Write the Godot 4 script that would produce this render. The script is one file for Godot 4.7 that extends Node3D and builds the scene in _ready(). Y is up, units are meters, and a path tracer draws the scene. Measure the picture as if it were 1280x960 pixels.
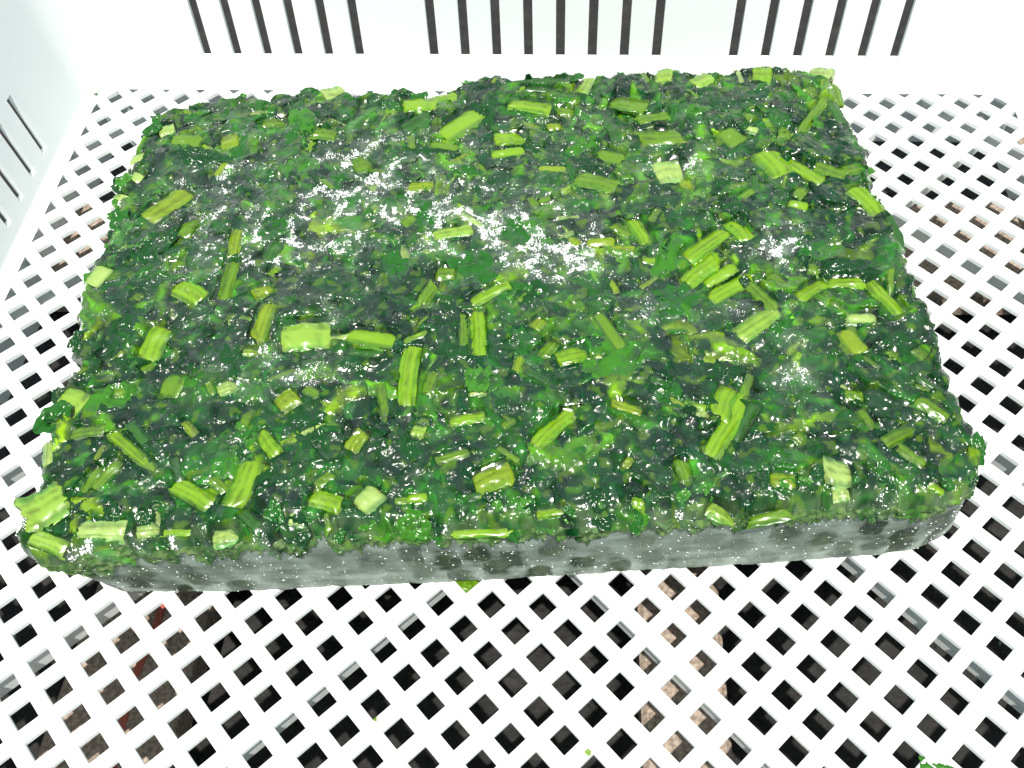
extends Node3D

# One unit of the plan below is a centimetre; U() turns it into metres round the crate's middle.
const CRATE_X0 := -37.4
const CRATE_X1 := 15.2
const CRATE_Z0 := -33.2
const CRATE_Z1 := 12.6
const WALL_TILT := 0.1
const WALL_H := 15.0
const WALL_T := 0.26
const SKIRT := -3.72

var rng := RandomNumberGenerator.new()
var M := {}
var names := {}

func U(x: float, y: float, z: float) -> Vector3:
	return Vector3(x + 11.1, y, z + 11.0) * 0.01


# ---------------------------------------------------------------- mesh helpers
class Geo:
	var v := PackedVector3Array()
	var n := PackedVector3Array()
	var c := PackedColorArray()
	var i := PackedInt32Array()
	func tri(a: Vector3, b: Vector3, d: Vector3, na: Vector3, nb: Vector3, nd: Vector3) -> void:
		var k := v.size()
		v.append(a); v.append(b); v.append(d)
		n.append(na); n.append(nb); n.append(nd)
		if (b - a).cross(d - a).dot(na + nb + nd) > 0.0:
			i.append(k); i.append(k + 2); i.append(k + 1)
		else:
			i.append(k); i.append(k + 1); i.append(k + 2)
	func quad(a: Vector3, b: Vector3, d: Vector3, e: Vector3, nrm: Vector3) -> void:
		tri(a, b, d, nrm, nrm, nrm)
		tri(a, d, e, nrm, nrm, nrm)
	func fan(p: Array, nrm: Vector3) -> void:
		for k in range(1, p.size() - 1):
			tri(p[0], p[k], p[k + 1], nrm, nrm, nrm)
	# a box whose long edges are chamfered; axes x, y, z with half sizes
	func box(o: Vector3, x: Vector3, y: Vector3, z: Vector3, ch: float = 0.0) -> void:
		var ax := [x, y, z]
		for k in 3:
			var a: Vector3 = ax[k]
			var b: Vector3 = ax[(k + 1) % 3]
			var d: Vector3 = ax[(k + 2) % 3]
			var bi: Vector3 = b.normalized() * ch
			var di: Vector3 = d.normalized() * ch
			for s in [-1.0, 1.0]:
				var m: Vector3 = o + a * s
				quad(m - b + bi - d + di, m + b - bi - d + di, m + b - bi + d - di, m - b + bi + d - di, a.normalized() * s)
			if ch > 0.0:
				var ai: Vector3 = a.normalized() * ch
				for s in [-1.0, 1.0]:
					for t in [-1.0, 1.0]:
						var p: Vector3 = o + b * s + d * t - di * t
						var w: Vector3 = o + b * s - bi * s + d * t
						quad(p - a + ai, p + a - ai, w + a - ai, w - a + ai, (b.normalized() * s + d.normalized() * t).normalized())
				for s in [-1.0, 1.0]:
					for t in [-1.0, 1.0]:
						if k == 0:
							for r in [-1.0, 1.0]:
								var q: Vector3 = o + a * s + b * t + d * r
								var nn: Vector3 = (a.normalized() * s + b.normalized() * t + d.normalized() * r).normalized()
								tri(q - bi * t - di * r, q - ai * s - di * r, q - ai * s - bi * t, nn, nn, nn)
	func mesh(origin: Vector3) -> ArrayMesh:
		var pts := PackedVector3Array()
		pts.resize(v.size())
		for k in v.size():
			pts[k] = v[k] - origin
		var a := []
		a.resize(Mesh.ARRAY_MAX)
		a[Mesh.ARRAY_VERTEX] = pts
		a[Mesh.ARRAY_NORMAL] = n
		if c.size() == v.size():
			a[Mesh.ARRAY_COLOR] = c
		a[Mesh.ARRAY_INDEX] = i
		var m := ArrayMesh.new()
		m.add_surface_from_arrays(Mesh.PRIMITIVE_TRIANGLES, a)
		return m


func numbered(called: String) -> String:
	if not names.has(called):
		names[called] = 0
		return called
	names[called] += 1
	return "%s_%03d" % [called, names[called]]


func thing(called: String, label: String, category: String, at: Vector3, group: String = "") -> Node3D:
	var o := Node3D.new()
	o.name = numbered(called)
	o.position = at
	tag(o, label, category, group)
	add_child(o, true)
	return o


func tag(o: Node, label: String, category: String, group: String = "") -> void:
	o.set_meta("label", label)
	o.set_meta("category", category)
	if group != "":
		o.set_meta("group", group)


func part(called: String, m: Mesh, mat: Material, parent: Node3D) -> MeshInstance3D:
	var o := MeshInstance3D.new()
	o.name = called
	o.mesh = m
	o.material_override = mat
	parent.add_child(o, true)
	return o


func single(called: String, m: Mesh, mat: Material, at: Vector3) -> MeshInstance3D:
	var o := MeshInstance3D.new()
	o.name = numbered(called)
	o.mesh = m
	o.material_override = mat
	o.position = at
	add_child(o, true)
	return o


func lin(r: float, g: float, b: float) -> Color:
	return Color(r, g, b).linear_to_srgb()


func noise_tex(freq: float, size: int, as_normal: bool, strength: float, sd: int, kind: int = FastNoiseLite.TYPE_SIMPLEX_SMOOTH, oct: int = 4) -> NoiseTexture2D:
	var f := FastNoiseLite.new()
	f.seed = sd
	f.noise_type = kind
	f.frequency = freq
	f.fractal_octaves = oct
	var t := NoiseTexture2D.new()
	t.width = size
	t.height = size
	t.seamless = true
	t.as_normal_map = as_normal
	t.bump_strength = strength
	t.noise = f
	return t


func ramp(cols: Array, at: Array) -> Gradient:
	var g := Gradient.new()
	g.colors = PackedColorArray(cols)
	g.offsets = PackedFloat32Array(at)
	return g


func materials() -> void:
	var wet := noise_tex(0.03, 512, true, 5.0, 3)
	# white moulded plastic
	var p := StandardMaterial3D.new()
	p.albedo_color = lin(0.83, 0.855, 0.855)
	p.roughness = 0.42
	p.normal_enabled = true
	p.normal_texture = noise_tex(0.012, 512, true, 1.2, 11)
	p.normal_scale = 0.15
	p.uv1_triplanar = true
	p.uv1_world_triplanar = true
	p.uv1_scale = Vector3.ONE * 6.0
	p.backlight_enabled = true
	p.backlight = Color(0.76, 0.78, 0.78)
	M.plastic = p
	# frozen leaves: coloured point by point, wet and glossy
	var b := StandardMaterial3D.new()
	b.vertex_color_use_as_albedo = true
	b.roughness = 0.25
	b.normal_enabled = true
	b.normal_texture = wet
	b.normal_scale = 0.1
	b.metallic_specular = 0.42
	b.uv1_triplanar = true
	b.uv1_world_triplanar = true
	b.uv1_scale = Vector3.ONE * 16.0
	M.body = b
	var sd := b.duplicate()
	sd.roughness = 0.42
	sd.metallic_specular = 0.16
	sd.clearcoat_roughness = 0.08
	sd.normal_scale = 0.2
	M.side = sd
	var tones := {"b": lin(0.125, 0.245, 0.003), "m": lin(0.075, 0.16, 0.004), "d": lin(0.018, 0.08, 0.007), "y": lin(0.13, 0.205, 0.004), "l": lin(0.17, 0.29, 0.03), "f": lin(0.22, 0.32, 0.08)}
	for k in tones:
		var s := StandardMaterial3D.new()
		s.albedo_color = tones[k]
		s.vertex_color_use_as_albedo = true
		s.roughness = 0.3
		s.normal_enabled = true
		s.normal_texture = wet
		s.normal_scale = 0.35
		s.uv1_triplanar = true
		s.uv1_scale = Vector3.ONE * 0.35
		s.clearcoat_enabled = true
		s.clearcoat = 0.25
		s.clearcoat_roughness = 0.12
		M["stem_" + k] = s
	var leaves := [lin(0.006, 0.045, 0.009), lin(0.012, 0.082, 0.009), lin(0.028, 0.125, 0.009), lin(0.005, 0.035, 0.009), lin(0.035, 0.14, 0.014)]
	for k in leaves.size():
		var s: StandardMaterial3D = M.stem_b.duplicate()
		s.albedo_color = leaves[k]
		s.roughness = 0.22
		s.normal_scale = 0.1
		s.metallic_specular = 0.35
		s.clearcoat = 0.1
		M["leaf_%d" % k] = s
	# clear ice over the leaves, milky where it is thick
	var ic := StandardMaterial3D.new()
	ic.transparency = BaseMaterial3D.TRANSPARENCY_ALPHA
	ic.albedo_color = Color(1, 1, 1, 0.1)
	ic.vertex_color_use_as_albedo = true
	ic.roughness = 0.16
	ic.normal_enabled = true
	ic.normal_texture = wet
	ic.normal_scale = 0.12
	ic.uv1_triplanar = true
	ic.uv1_world_triplanar = true
	ic.uv1_scale = Vector3.ONE * 12.0
	M.ice = ic
	var f := StandardMaterial3D.new()
	f.albedo_color = lin(0.8, 0.84, 0.82)
	f.roughness = 0.35
	M.frost = f
	# brown boards under the crate, speckled
	var w := StandardMaterial3D.new()
	var wt := noise_tex(0.05, 512, false, 1.0, 21)
	wt.color_ramp = ramp([Color(0.42, 0.37, 0.33), Color(0.51, 0.455, 0.41), Color(0.56, 0.505, 0.46), Color(0.62, 0.57, 0.52)], [0.15, 0.45, 0.6, 0.9])
	w.albedo_texture = wt
	w.roughness = 0.85
	w.normal_enabled = true
	w.normal_texture = noise_tex(0.06, 512, true, 4.0, 22)
	w.uv1_triplanar = true
	w.uv1_scale = Vector3(14.0, 14.0, 14.0)
	M.board = w
	var r := StandardMaterial3D.new()
	r.albedo_color = lin(0.3, 0.07, 0.05)
	r.roughness = 0.8
	M.red = r
	var g := StandardMaterial3D.new()
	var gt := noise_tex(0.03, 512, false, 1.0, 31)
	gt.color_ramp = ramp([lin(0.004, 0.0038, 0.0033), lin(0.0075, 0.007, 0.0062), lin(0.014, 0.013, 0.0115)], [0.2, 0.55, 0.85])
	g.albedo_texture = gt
	g.roughness = 0.85
	g.normal_enabled = true
	g.normal_texture = noise_tex(0.05, 512, true, 4.0, 32)
	g.uv1_triplanar = true
	g.uv1_world_triplanar = true
	g.uv1_scale = Vector3.ONE * 4.0
	M.ground = g


# ---------------------------------------------------------------- the scene
func _ready() -> void:
	rng.seed = 4711
	var cam := Camera3D.new()
	cam.name = "camera"
	cam.transform = Transform3D(Basis(Vector3(0.99788, -0.03549, -0.05449), Vector3(-0.02439, 0.57242, -0.8196), Vector3(0.06028, 0.81919, 0.57034)).orthonormalized(), U(-9.151, 35.349, 12.224))
	cam.fov = 43.577
	cam.near = 0.01
	cam.far = 200.0
	cam.current = true
	add_child(cam)
	var env := Environment.new()
	var sky := Sky.new()
	var sm := ProceduralSkyMaterial.new()
	sm.sky_top_color = Color(0.69, 0.75, 0.8)
	sm.sky_horizon_color = Color(0.52, 0.57, 0.6)
	sm.sky_curve = 0.5
	sm.ground_bottom_color = Color(0.1, 0.1, 0.1)
	sm.ground_horizon_color = Color(0.3, 0.3, 0.3)
	sky.sky_material = sm
	env.background_mode = Environment.BG_SKY
	env.sky = sky
	env.background_energy_multiplier = 1.0
	env.tonemap_mode = Environment.TONE_MAPPER_LINEAR
	env.tonemap_exposure = 1.5
	env.sdfgi_enabled = true
	env.ssao_enabled = true
	env.ssil_enabled = true
	var we := WorldEnvironment.new()
	we.name = "world"
	we.environment = env
	add_child(we)
	var sun := DirectionalLight3D.new()
	sun.name = "sun"
	sun.light_energy = 1.6
	sun.light_color = Color(1.0, 0.98, 0.94)
	sun.light_angular_distance = 1.2
	sun.shadow_enabled = true
	sun.basis = Basis.looking_at(Vector3(-0.03, -0.93, -0.31), Vector3.UP)
	add_child(sun)

	materials()
	build_ground()
	build_boards()
	build_crate()
	build_block()
	build_scraps()


func build_ground() -> void:
	var g := Geo.new()
	var y := U(0, -5.65, 0).y
	var n := 24
	for i in n:
		for k in n:
			var x0 := -30.0 + 60.0 * i / n
			var z0 := -30.0 + 60.0 * k / n
			var d := 60.0 / n
			g.quad(Vector3(x0, y, z0), Vector3(x0 + d, y, z0), Vector3(x0 + d, y, z0 + d), Vector3(x0, y, z0 + d), Vector3.UP)
	var o := single("ground", g.mesh(Vector3.ZERO), M.ground, Vector3.ZERO)
	o.set_meta("kind", "structure")
	o.set_meta("label", "near black damp ground seen through the crate's holes")


func board(from: Vector2, to: Vector2, wide: float, label: String) -> Node3D:
	var a := U(from.x, -3.75, from.y)
	var b := U(to.x, -3.75, to.y)
	var o := thing("brown_board", label, "board", (a + b) / 2.0 - Vector3(0, 0.0095, 0), "boards under the crate")
	var d := (b - a)
	o.rotation.y = atan2(-d.z, d.x)
	var g := Geo.new()
	g.box(Vector3(0, 0.0095, 0), Vector3(d.length() / 2.0, 0, 0), Vector3(0, 0.0095, 0), Vector3(0, 0, wide * 0.005), 0.0022)
	part("board_wood", g.mesh(Vector3.ZERO), M.board, o)
	return o


func build_boards() -> void:
	var l := board(Vector2(-27.3, 13.5), Vector2(-26.2, -17.6), 5.2, "speckled brown board with a red stripe, under the crate's left front")
	var g := Geo.new()
	for k in 12:
		var x0 := 0.014 - 0.0085 * k
		var z0 := 0.005 + 0.0012 * sin(k * 0.9)
		var z1 := 0.005 + 0.0012 * sin((k + 1) * 0.9)
		g.quad(Vector3(x0, 0.0194, z0 - 0.0016), Vector3(x0 - 0.0085, 0.0194, z1 - 0.0016), Vector3(x0 - 0.0085, 0.0194, z1 + 0.0016), Vector3(x0, 0.0194, z0 + 0.0016), Vector3.UP)
	part("red_stripe", g.mesh(Vector3.ZERO), M.red, l)
	board(Vector2(-4.2, 13.5), Vector2(-4.6, -18.4), 3.4, "speckled brown board under the crate, right of the middle")
	board(Vector2(-41.0, -23.0), Vector2(20.0, -24.3), 7.0, "wide brown board crossing beneath the back of the crate")


# ---------------------------------------------------------------- the crate
# Plan of the wall: a rounded rectangle walked clockwise seen from above; returns [point, outward normal].
const CORNER := 2.2
func plan(side: int, t: float, off: float) -> Array:
	# each side covers its straight run and half of the corner at each end; t is the run's coordinate in cm, beyond the run it goes round the corner
	var x0 := CRATE_X0
	var x1 := CRATE_X1
	var z0 := CRATE_Z0
	var z1 := CRATE_Z1
	var half: float = ((x1 - x0) if side % 2 == 0 else (z1 - z0)) / 2.0
	var c := Vector2((x0 + x1) / 2.0, (z0 + z1) / 2.0)
	var out: Vector2 = [Vector2(0, -1), Vector2(1, 0), Vector2(0, 1), Vector2(-1, 0)][side]
	var along: Vector2 = [Vector2(1, 0), Vector2(0, 1), Vector2(-1, 0), Vector2(0, -1)][side]
	var depth: float = ((z1 - z0) if side % 2 == 0 else (x1 - x0)) / 2.0
	var run := half - CORNER
	var n := out
	var p := Vector2(clampf(t, -run, run), depth - CORNER)
	if absf(t) > run:
		var ang := (absf(t) - run) / CORNER
		n = (out * cos(ang) + along * (signf(t) * sin(ang))).normalized()
	var q := c + along * p.x + out * p.y + n * (CORNER + off)
	return [q, n]


func wall_off(h: float) -> float:
	# inner face: a fillet of 0.6 cm where floor and wall meet, then the wall leans outwards
	var f := 0.0
	if h < 0.6:
		f = -0.6 * (1.0 - sqrt(maxf(0.0, 1.0 - pow(1.0 - maxf(h, 0.0) / 0.6, 2.0))))
	return f + WALL_TILT * maxf(h, 0.0)


func build_wall(side: int, slots: Array, crate: Node3D, called: String) -> void:
	var half: float = ((CRATE_X1 - CRATE_X0) if side % 2 == 0 else (CRATE_Z1 - CRATE_Z0)) / 2.0
	var run := half - CORNER
	var bend := CORNER * PI / 4.0
	var low := 1.8 if side % 2 == 0 else 1.22
	var ts := []
	for k in 7:
		ts.append(-run - bend + bend * k / 6.0)
		ts.append(run + bend * k / 6.0)
	for s in slots:
		ts.append(s - 0.25)
		ts.append(s + 0.25)
	ts.sort()
	var hs := [SKIRT, 0.01, 0.06, 0.14, 0.25, 0.4, 0.6, 1.16, low, low + 3.5, 6.9, 7.4, 10.7, 12.5, WALL_H]
	var holes := [[low, low + 3.5], [7.4, 10.7]]
	var inside := func(t: float, h: float) -> bool:
		for r in holes:
			if h > r[0] and h < r[1]:
				for s in slots:
					if absf(t - s) < 0.25:
						return true
		return false
	var P := func(t: float, h: float, outer: bool) -> Vector3:
		var o := wall_off(h)
		if outer:
			o = WALL_T + WALL_TILT * h
		var q: Array = plan(side, t, o)
		return U(q[0].x, h, q[0].y)
	var N := func(t: float, h: float, outer: bool) -> Vector3:
		var q: Array = plan(side, t, 0.0)
		var slope := WALL_TILT
		if not outer and h < 0.6 and h >= 0.0:
			slope = (wall_off(h + 0.02) - wall_off(maxf(h - 0.02, 0.0))) / 0.04
		var v := Vector3(q[1].x, -slope, q[1].y).normalized()
		return v if outer else -v
	var g := Geo.new()
	for a in ts.size() - 1:
		if ts[a + 1] - ts[a] < 1e-4:
			continue
		for b in hs.size() - 1:
			var tm: float = (ts[a] + ts[a + 1]) / 2.0
			var hm: float = (hs[b] + hs[b + 1]) / 2.0
			if inside.call(tm, hm):
				continue
			for outer in [false, true]:
				if b == 0 and not outer:
					continue
				var p := [P.call(ts[a], hs[b], outer), P.call(ts[a + 1], hs[b], outer), P.call(ts[a + 1], hs[b + 1], outer), P.call(ts[a], hs[b + 1], outer)]
				var n := [N.call(ts[a], hs[b], outer), N.call(ts[a + 1], hs[b], outer), N.call(ts[a + 1], hs[b + 1], outer), N.call(ts[a], hs[b + 1], outer)]
				g.tri(p[0], p[1], p[2], n[0], n[1], n[2])
				g.tri(p[0], p[2], p[3], n[0], n[2], n[3])
			if b == 0:   # the skirt's inner face, below the floor
				var q0: Array = plan(side, ts[a], 0.0)
				var q1: Array = plan(side, ts[a + 1], 0.0)
				g.quad(U(q0[0].x, SKIRT, q0[0].y), U(q1[0].x, SKIRT, q1[0].y), U(q1[0].x, -0.2, q1[0].y), U(q0[0].x, -0.2, q0[0].y), -Vector3(q0[1].x, 0, q0[1].y))
				g.quad(U(q0[0].x, SKIRT, q0[0].y), U(q1[0].x, SKIRT, q1[0].y), P.call(ts[a + 1], SKIRT, true), P.call(ts[a], SKIRT, true), Vector3.DOWN)
	# the cut faces of each slot
	for s in slots:
		for r in holes:
			var t0: float = s - 0.25
			var t1: float = s + 0.25
			var al: Vector3 = (P.call(t1, r[0], true) - P.call(t0, r[0], true)).normalized()
			g.quad(P.call(t0, r[0], false), P.call(t0, r[0], true), P.call(t0, r[1], true), P.call(t0, r[1], false), al)
			g.quad(P.call(t1, r[0], false), P.call(t1, r[0], true), P.call(t1, r[1], true), P.call(t1, r[1], false), -al)
			g.quad(P.call(t0, r[0], false), P.call(t1, r[0], false), P.call(t1, r[0], true), P.call(t0, r[0], true), Vector3.UP)
			g.quad(P.call(t0, r[1], false), P.call(t1, r[1], false), P.call(t1, r[1], true), P.call(t0, r[1], true), Vector3.DOWN)
	part(called, g.mesh(crate.position), M.plastic, crate)
	# rim: a flat lip turned outwards and down
	var rim := Geo.new()
	var prof := [Vector2(-0.02, WALL_H - 0.01), Vector2(0.06, WALL_H + 0.1), Vector2(1.2, WALL_H + 0.1), Vector2(1.32, WALL_H - 0.02), Vector2(1.32, WALL_H - 0.9), Vector2(1.1, WALL_H - 0.9), Vector2(1.1, WALL_H - 0.15), Vector2(0.2, WALL_H - 0.15)]
	for a in ts.size() - 1:
		if ts[a + 1] - ts[a] < 1e-4:
			continue
		for b in prof.size():
			var c0: Vector2 = prof[b]
			var c1: Vector2 = prof[(b + 1) % prof.size()]
			var base := WALL_TILT * WALL_H
			var k0: Array = plan(side, ts[a], base + c0.x)
			var k1: Array = plan(side, ts[a + 1], base + c0.x)
			var k2: Array = plan(side, ts[a + 1], base + c1.x)
			var k3: Array = plan(side, ts[a], base + c1.x)
			var e := c1 - c0
			var nn := Vector2(-e.y, e.x).normalized()
			rim.quad(U(k0[0].x, c0.y, k0[0].y), U(k1[0].x, c0.y, k1[0].y), U(k2[0].x, c1.y, k2[0].y), U(k3[0].x, c1.y, k3[0].y), Vector3(k0[1].x * nn.x, nn.y, k0[1].y * nn.x))
	part(called.replace("wall", "rim"), rim.mesh(crate.position), M.plastic, crate)


func clip_fan(g: Geo, p: Array, y: Array, box: PackedVector2Array, n: Vector3) -> void:
	# p: convex polygon in plan (cm), y: height of every corner; cut to the floor's outline
	var inside := true
	for q in p:
		if q.x < CRATE_X0 + 0.05 or q.x > CRATE_X1 - 0.05 or q.y < CRATE_Z0 + 0.05 or q.y > CRATE_Z1 - 0.05:
			inside = false
	if inside:
		var f := []
		for k in p.size():
			f.append(U(p[k].x, y[k], p[k].y))
		g.fan(f, n)
		return
	for poly in Geometry2D.intersect_polygons(PackedVector2Array(p), box):
		var f := []
		for q in poly:
			f.append(U(q.x, y[0], q.y))
		if f.size() > 2:
			g.fan(f, n)


func build_floor(crate: Node3D) -> void:
	var g := Geo.new()
	var box := PackedVector2Array([Vector2(CRATE_X0, CRATE_Z0), Vector2(CRATE_X1, CRATE_Z0), Vector2(CRATE_X1, CRATE_Z1), Vector2(CRATE_X0, CRATE_Z1)])
	var th := -0.28
	var ch := 0.05
	for i in range(-40, 20):
		for j in range(-36, 16):
			if posmod(i + j, 2) == 1:
				continue
			var c := Vector2(i, j)
			if c.x < CRATE_X0 - 1.0 or c.x > CRATE_X1 + 1.0 or c.y < CRATE_Z0 - 1.0 or c.y > CRATE_Z1 + 1.0:
				continue
			var hw := 0.6 * rng.randf_range(0.985, 1.015)     # half of the hole's diagonal
			var ax := hw
			var az := hw
			# rows beside a rib have slightly narrower holes
			var s1 := posmod(i + j, 12)
			var s2 := posmod(i - j, 12)
			var cell := [c + Vector2(0, -1), c + Vector2(1, 0), c + Vector2(0, 1), c + Vector2(-1, 0)]
			var shift := Vector2.ZERO
			if s1 == 6:
				shift += Vector2(-0.035, -0.035)
				ax *= 0.95; az *= 0.95
			if s2 == 8:
				shift += Vector2(0.035, -0.035)
				ax *= 0.95; az *= 0.95
			var near := minf(minf(c.x - CRATE_X0, CRATE_X1 - c.x), minf(c.y - CRATE_Z0, CRATE_Z1 - c.y))
			if near < -0.15:
				clip_fan(g, cell, [0.0, 0.0, 0.0, 0.0], box, Vector3.UP)
				clip_fan(g, cell, [th, th, th, th], box, Vector3.DOWN)
				continue
			var o := [c + shift + Vector2(0, -az), c + shift + Vector2(ax, 0), c + shift + Vector2(0, az), c + shift + Vector2(-ax, 0)]
			var e := []   # edge of the chamfer
			for k in 4:
				e.append(o[k] + (o[k] - c - shift).normalized() * ch)
			for k in 4:
				var l := (k + 1) % 4
				clip_fan(g, [cell[k], cell[l], e[l], e[k]], [0.0, 0.0, 0.0, 0.0], box, Vector3.UP)
				clip_fan(g, [cell[k], cell[l], o[l], o[k]], [th, th, th, th], box, Vector3.DOWN)
				var m: Vector2 = (c - (o[k] + o[l]) / 2.0).normalized()
				if near > hw + 0.05:
					g.quad(U(e[k].x, 0, e[k].y), U(e[l].x, 0, e[l].y), U(o[l].x, -ch, o[l].y), U(o[k].x, -ch, o[k].y), Vector3(m.x, 1.2, m.y).normalized())
					g.quad(U(o[k].x, -ch, o[k].y), U(o[l].x, -ch, o[l].y), U(o[l].x, th, o[l].y), U(o[k].x, th, o[k].y), Vector3(m.x, 0, m.y))
				else:
					var ca: Vector2 = Vector2(clampf(o[k].x, CRATE_X0, CRATE_X1), clampf(o[k].y, CRATE_Z0, CRATE_Z1))
					var cb: Vector2 = Vector2(clampf(o[l].x, CRATE_X0, CRATE_X1), clampf(o[l].y, CRATE_Z0, CRATE_Z1))
					g.quad(U(ca.x, -0.02, ca.y), U(cb.x, -0.02, cb.y), U(cb.x, th, cb.y), U(ca.x, th, ca.y), Vector3(m.x, 0, m.y))
	part("lattice_floor", g.mesh(crate.position), M.plastic, crate)
	# diagonal stiffening ribs under every sixth bar, both ways
	for way in 2:
		for s in range(-80, 60):
			if posmod(s, 12) != 7:
				continue
			# way 0: x + z = s, way 1: x - z = s
			var lo := -1e9
			var hi := 1e9
			var sg := -1.0 if way == 0 else 1.0
			# points are (t, sg * (t - s))
			lo = maxf(lo, CRATE_X0); hi = minf(hi, CRATE_X1)
			if way == 0:
				lo = maxf(lo, s - CRATE_Z1); hi = minf(hi, s - CRATE_Z0)
			else:
				lo = maxf(lo, s + CRATE_Z0); hi = minf(hi, s + CRATE_Z1)
			if hi - lo < 1.0:
				continue
			var a := Vector2(lo, sg * (lo - s))
			var b := Vector2(hi, sg * (hi - s))
			var d := (b - a).normalized()
			a += d * 0.15
			b -= d * 0.15
			var rib := Geo.new()
			var yb := -1.42 if way == 0 else -1.4
			var m := (a + b) / 2.0
			rib.box(U(m.x, (yb - 0.26) / 2.0, m.y), Vector3(d.x, 0, d.y) * (b - a).length() * 0.005, Vector3(0, (-0.26 - yb) * 0.005, 0), Vector3(-d.y, 0, d.x) * 0.0013, 0.0003)
			part("floor_rib", rib.mesh(crate.position), M.plastic, crate)


func build_crate() -> void:
	var crate := thing("plastic_crate", "white plastic crate with diamond lattice floor and slotted walls", "crate", U(-11.1, SKIRT, -10.3))
	build_floor(crate)
	var mid := -11.1
	var back := []
	for k in 6:
		back.append(-30.2 + 1.755 * k - mid)
		back.append(-0.63 + 1.735 * k - mid)
	for k in 8:
		back.append(-17.2 + 1.765 * k - mid)
	build_wall(0, back, crate, "back_wall")
	var front := []
	for s in back:
		front.append(-s)
	build_wall(2, front, crate, "front_wall")
	var zc := (CRATE_Z0 + CRATE_Z1) / 2.0
	var left := []
	var right := []
	for k in 6:
		left.append(-(-26.0 + 1.8 * k - zc))
		left.append(-(-3.1 + 1.82 * k - zc))
	for k in 6:
		right.append(-26.0 + 1.8 * k - zc)
		right.append(-3.1 + 1.82 * k - zc)
	build_wall(1, right, crate, "right_wall")
	build_wall(3, left, crate, "left_wall")


# ---------------------------------------------------------------- the block of frozen spinach
const NX := 860
const NZ := 640
var top_at := PackedVector3Array()    # (NX + 1) * (NZ + 1) points of the block's upper face, in cm
var face_at := PackedVector3Array()    # points of the front face, in cm
var edge_tone := PackedColorArray()    # colours along the front edge
var frosty := PackedFloat32Array()    # how much frost lies on each

func curve(p: Array, n: int, rough: float, sd: int) -> PackedVector2Array:
	# an outline through the given points, with small uneven bumps
	var f := FastNoiseLite.new()
	f.seed = sd
	f.frequency = 1.0
	f.fractal_octaves = 4
	var c := Curve2D.new()
	for k in p.size():
		var a: Vector2 = p[maxi(k - 1, 0)]
		var b: Vector2 = p[mini(k + 1, p.size() - 1)]
		var t := (b - a) * 0.13
		c.add_point(p[k], -t, t)
	var out := PackedVector2Array()
	var len := c.get_baked_length()
	for k in n + 1:
		var s := len * k / n
		var q := c.sample_baked(s, true)
		var w := rough * smoothstep(0.0, 0.06, float(k) / n) * smoothstep(0.0, 0.06, 1.0 - float(k) / n)
		out.append(q + Vector2(f.get_noise_2d(s * 1.3, 3.0), f.get_noise_2d(s * 1.3, 40.0)) * w)
	return out


func smooth_noise(sd: int, freq: float, oct: int = 3) -> FastNoiseLite:
	var f := FastNoiseLite.new()
	f.seed = sd
	f.noise_type = FastNoiseLite.TYPE_SIMPLEX_SMOOTH
	f.frequency = freq
	f.fractal_octaves = oct
	return f


func soften(h: PackedFloat32Array, c: PackedColorArray, w: int, rows: int) -> void:
	# thin ice fills the smallest steps
	for way in 2:
		var st := 1 if way == 0 else w
		var h0 := h.duplicate()
		var c0 := c.duplicate()
		for k in range(w, w * (rows - 1)):
			h[k] = h0[k] * 0.5 + (h0[k - st] + h0[k + st]) * 0.25
			c[k] = c0[k] * 0.5 + (c0[k - st] + c0[k + st]) * 0.25


func index_at(x: float, z: float) -> int:
	var u := 0.5
	var v := 0.5
	var k := 0
	for it in 14:
		k = clampi(roundi(v * NZ), 0, NZ) * (NX + 1) + clampi(roundi(u * NX), 0, NX)
		var p := top_at[k]
		u = clampf(u + (x - p.x) / 33.5 * 0.9, 0.0, 1.0)
		v = clampf(v + (z - p.z + (x - p.x) * 0.1) / 24.5 * 0.9, 0.0, 1.0)
	return k


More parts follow.
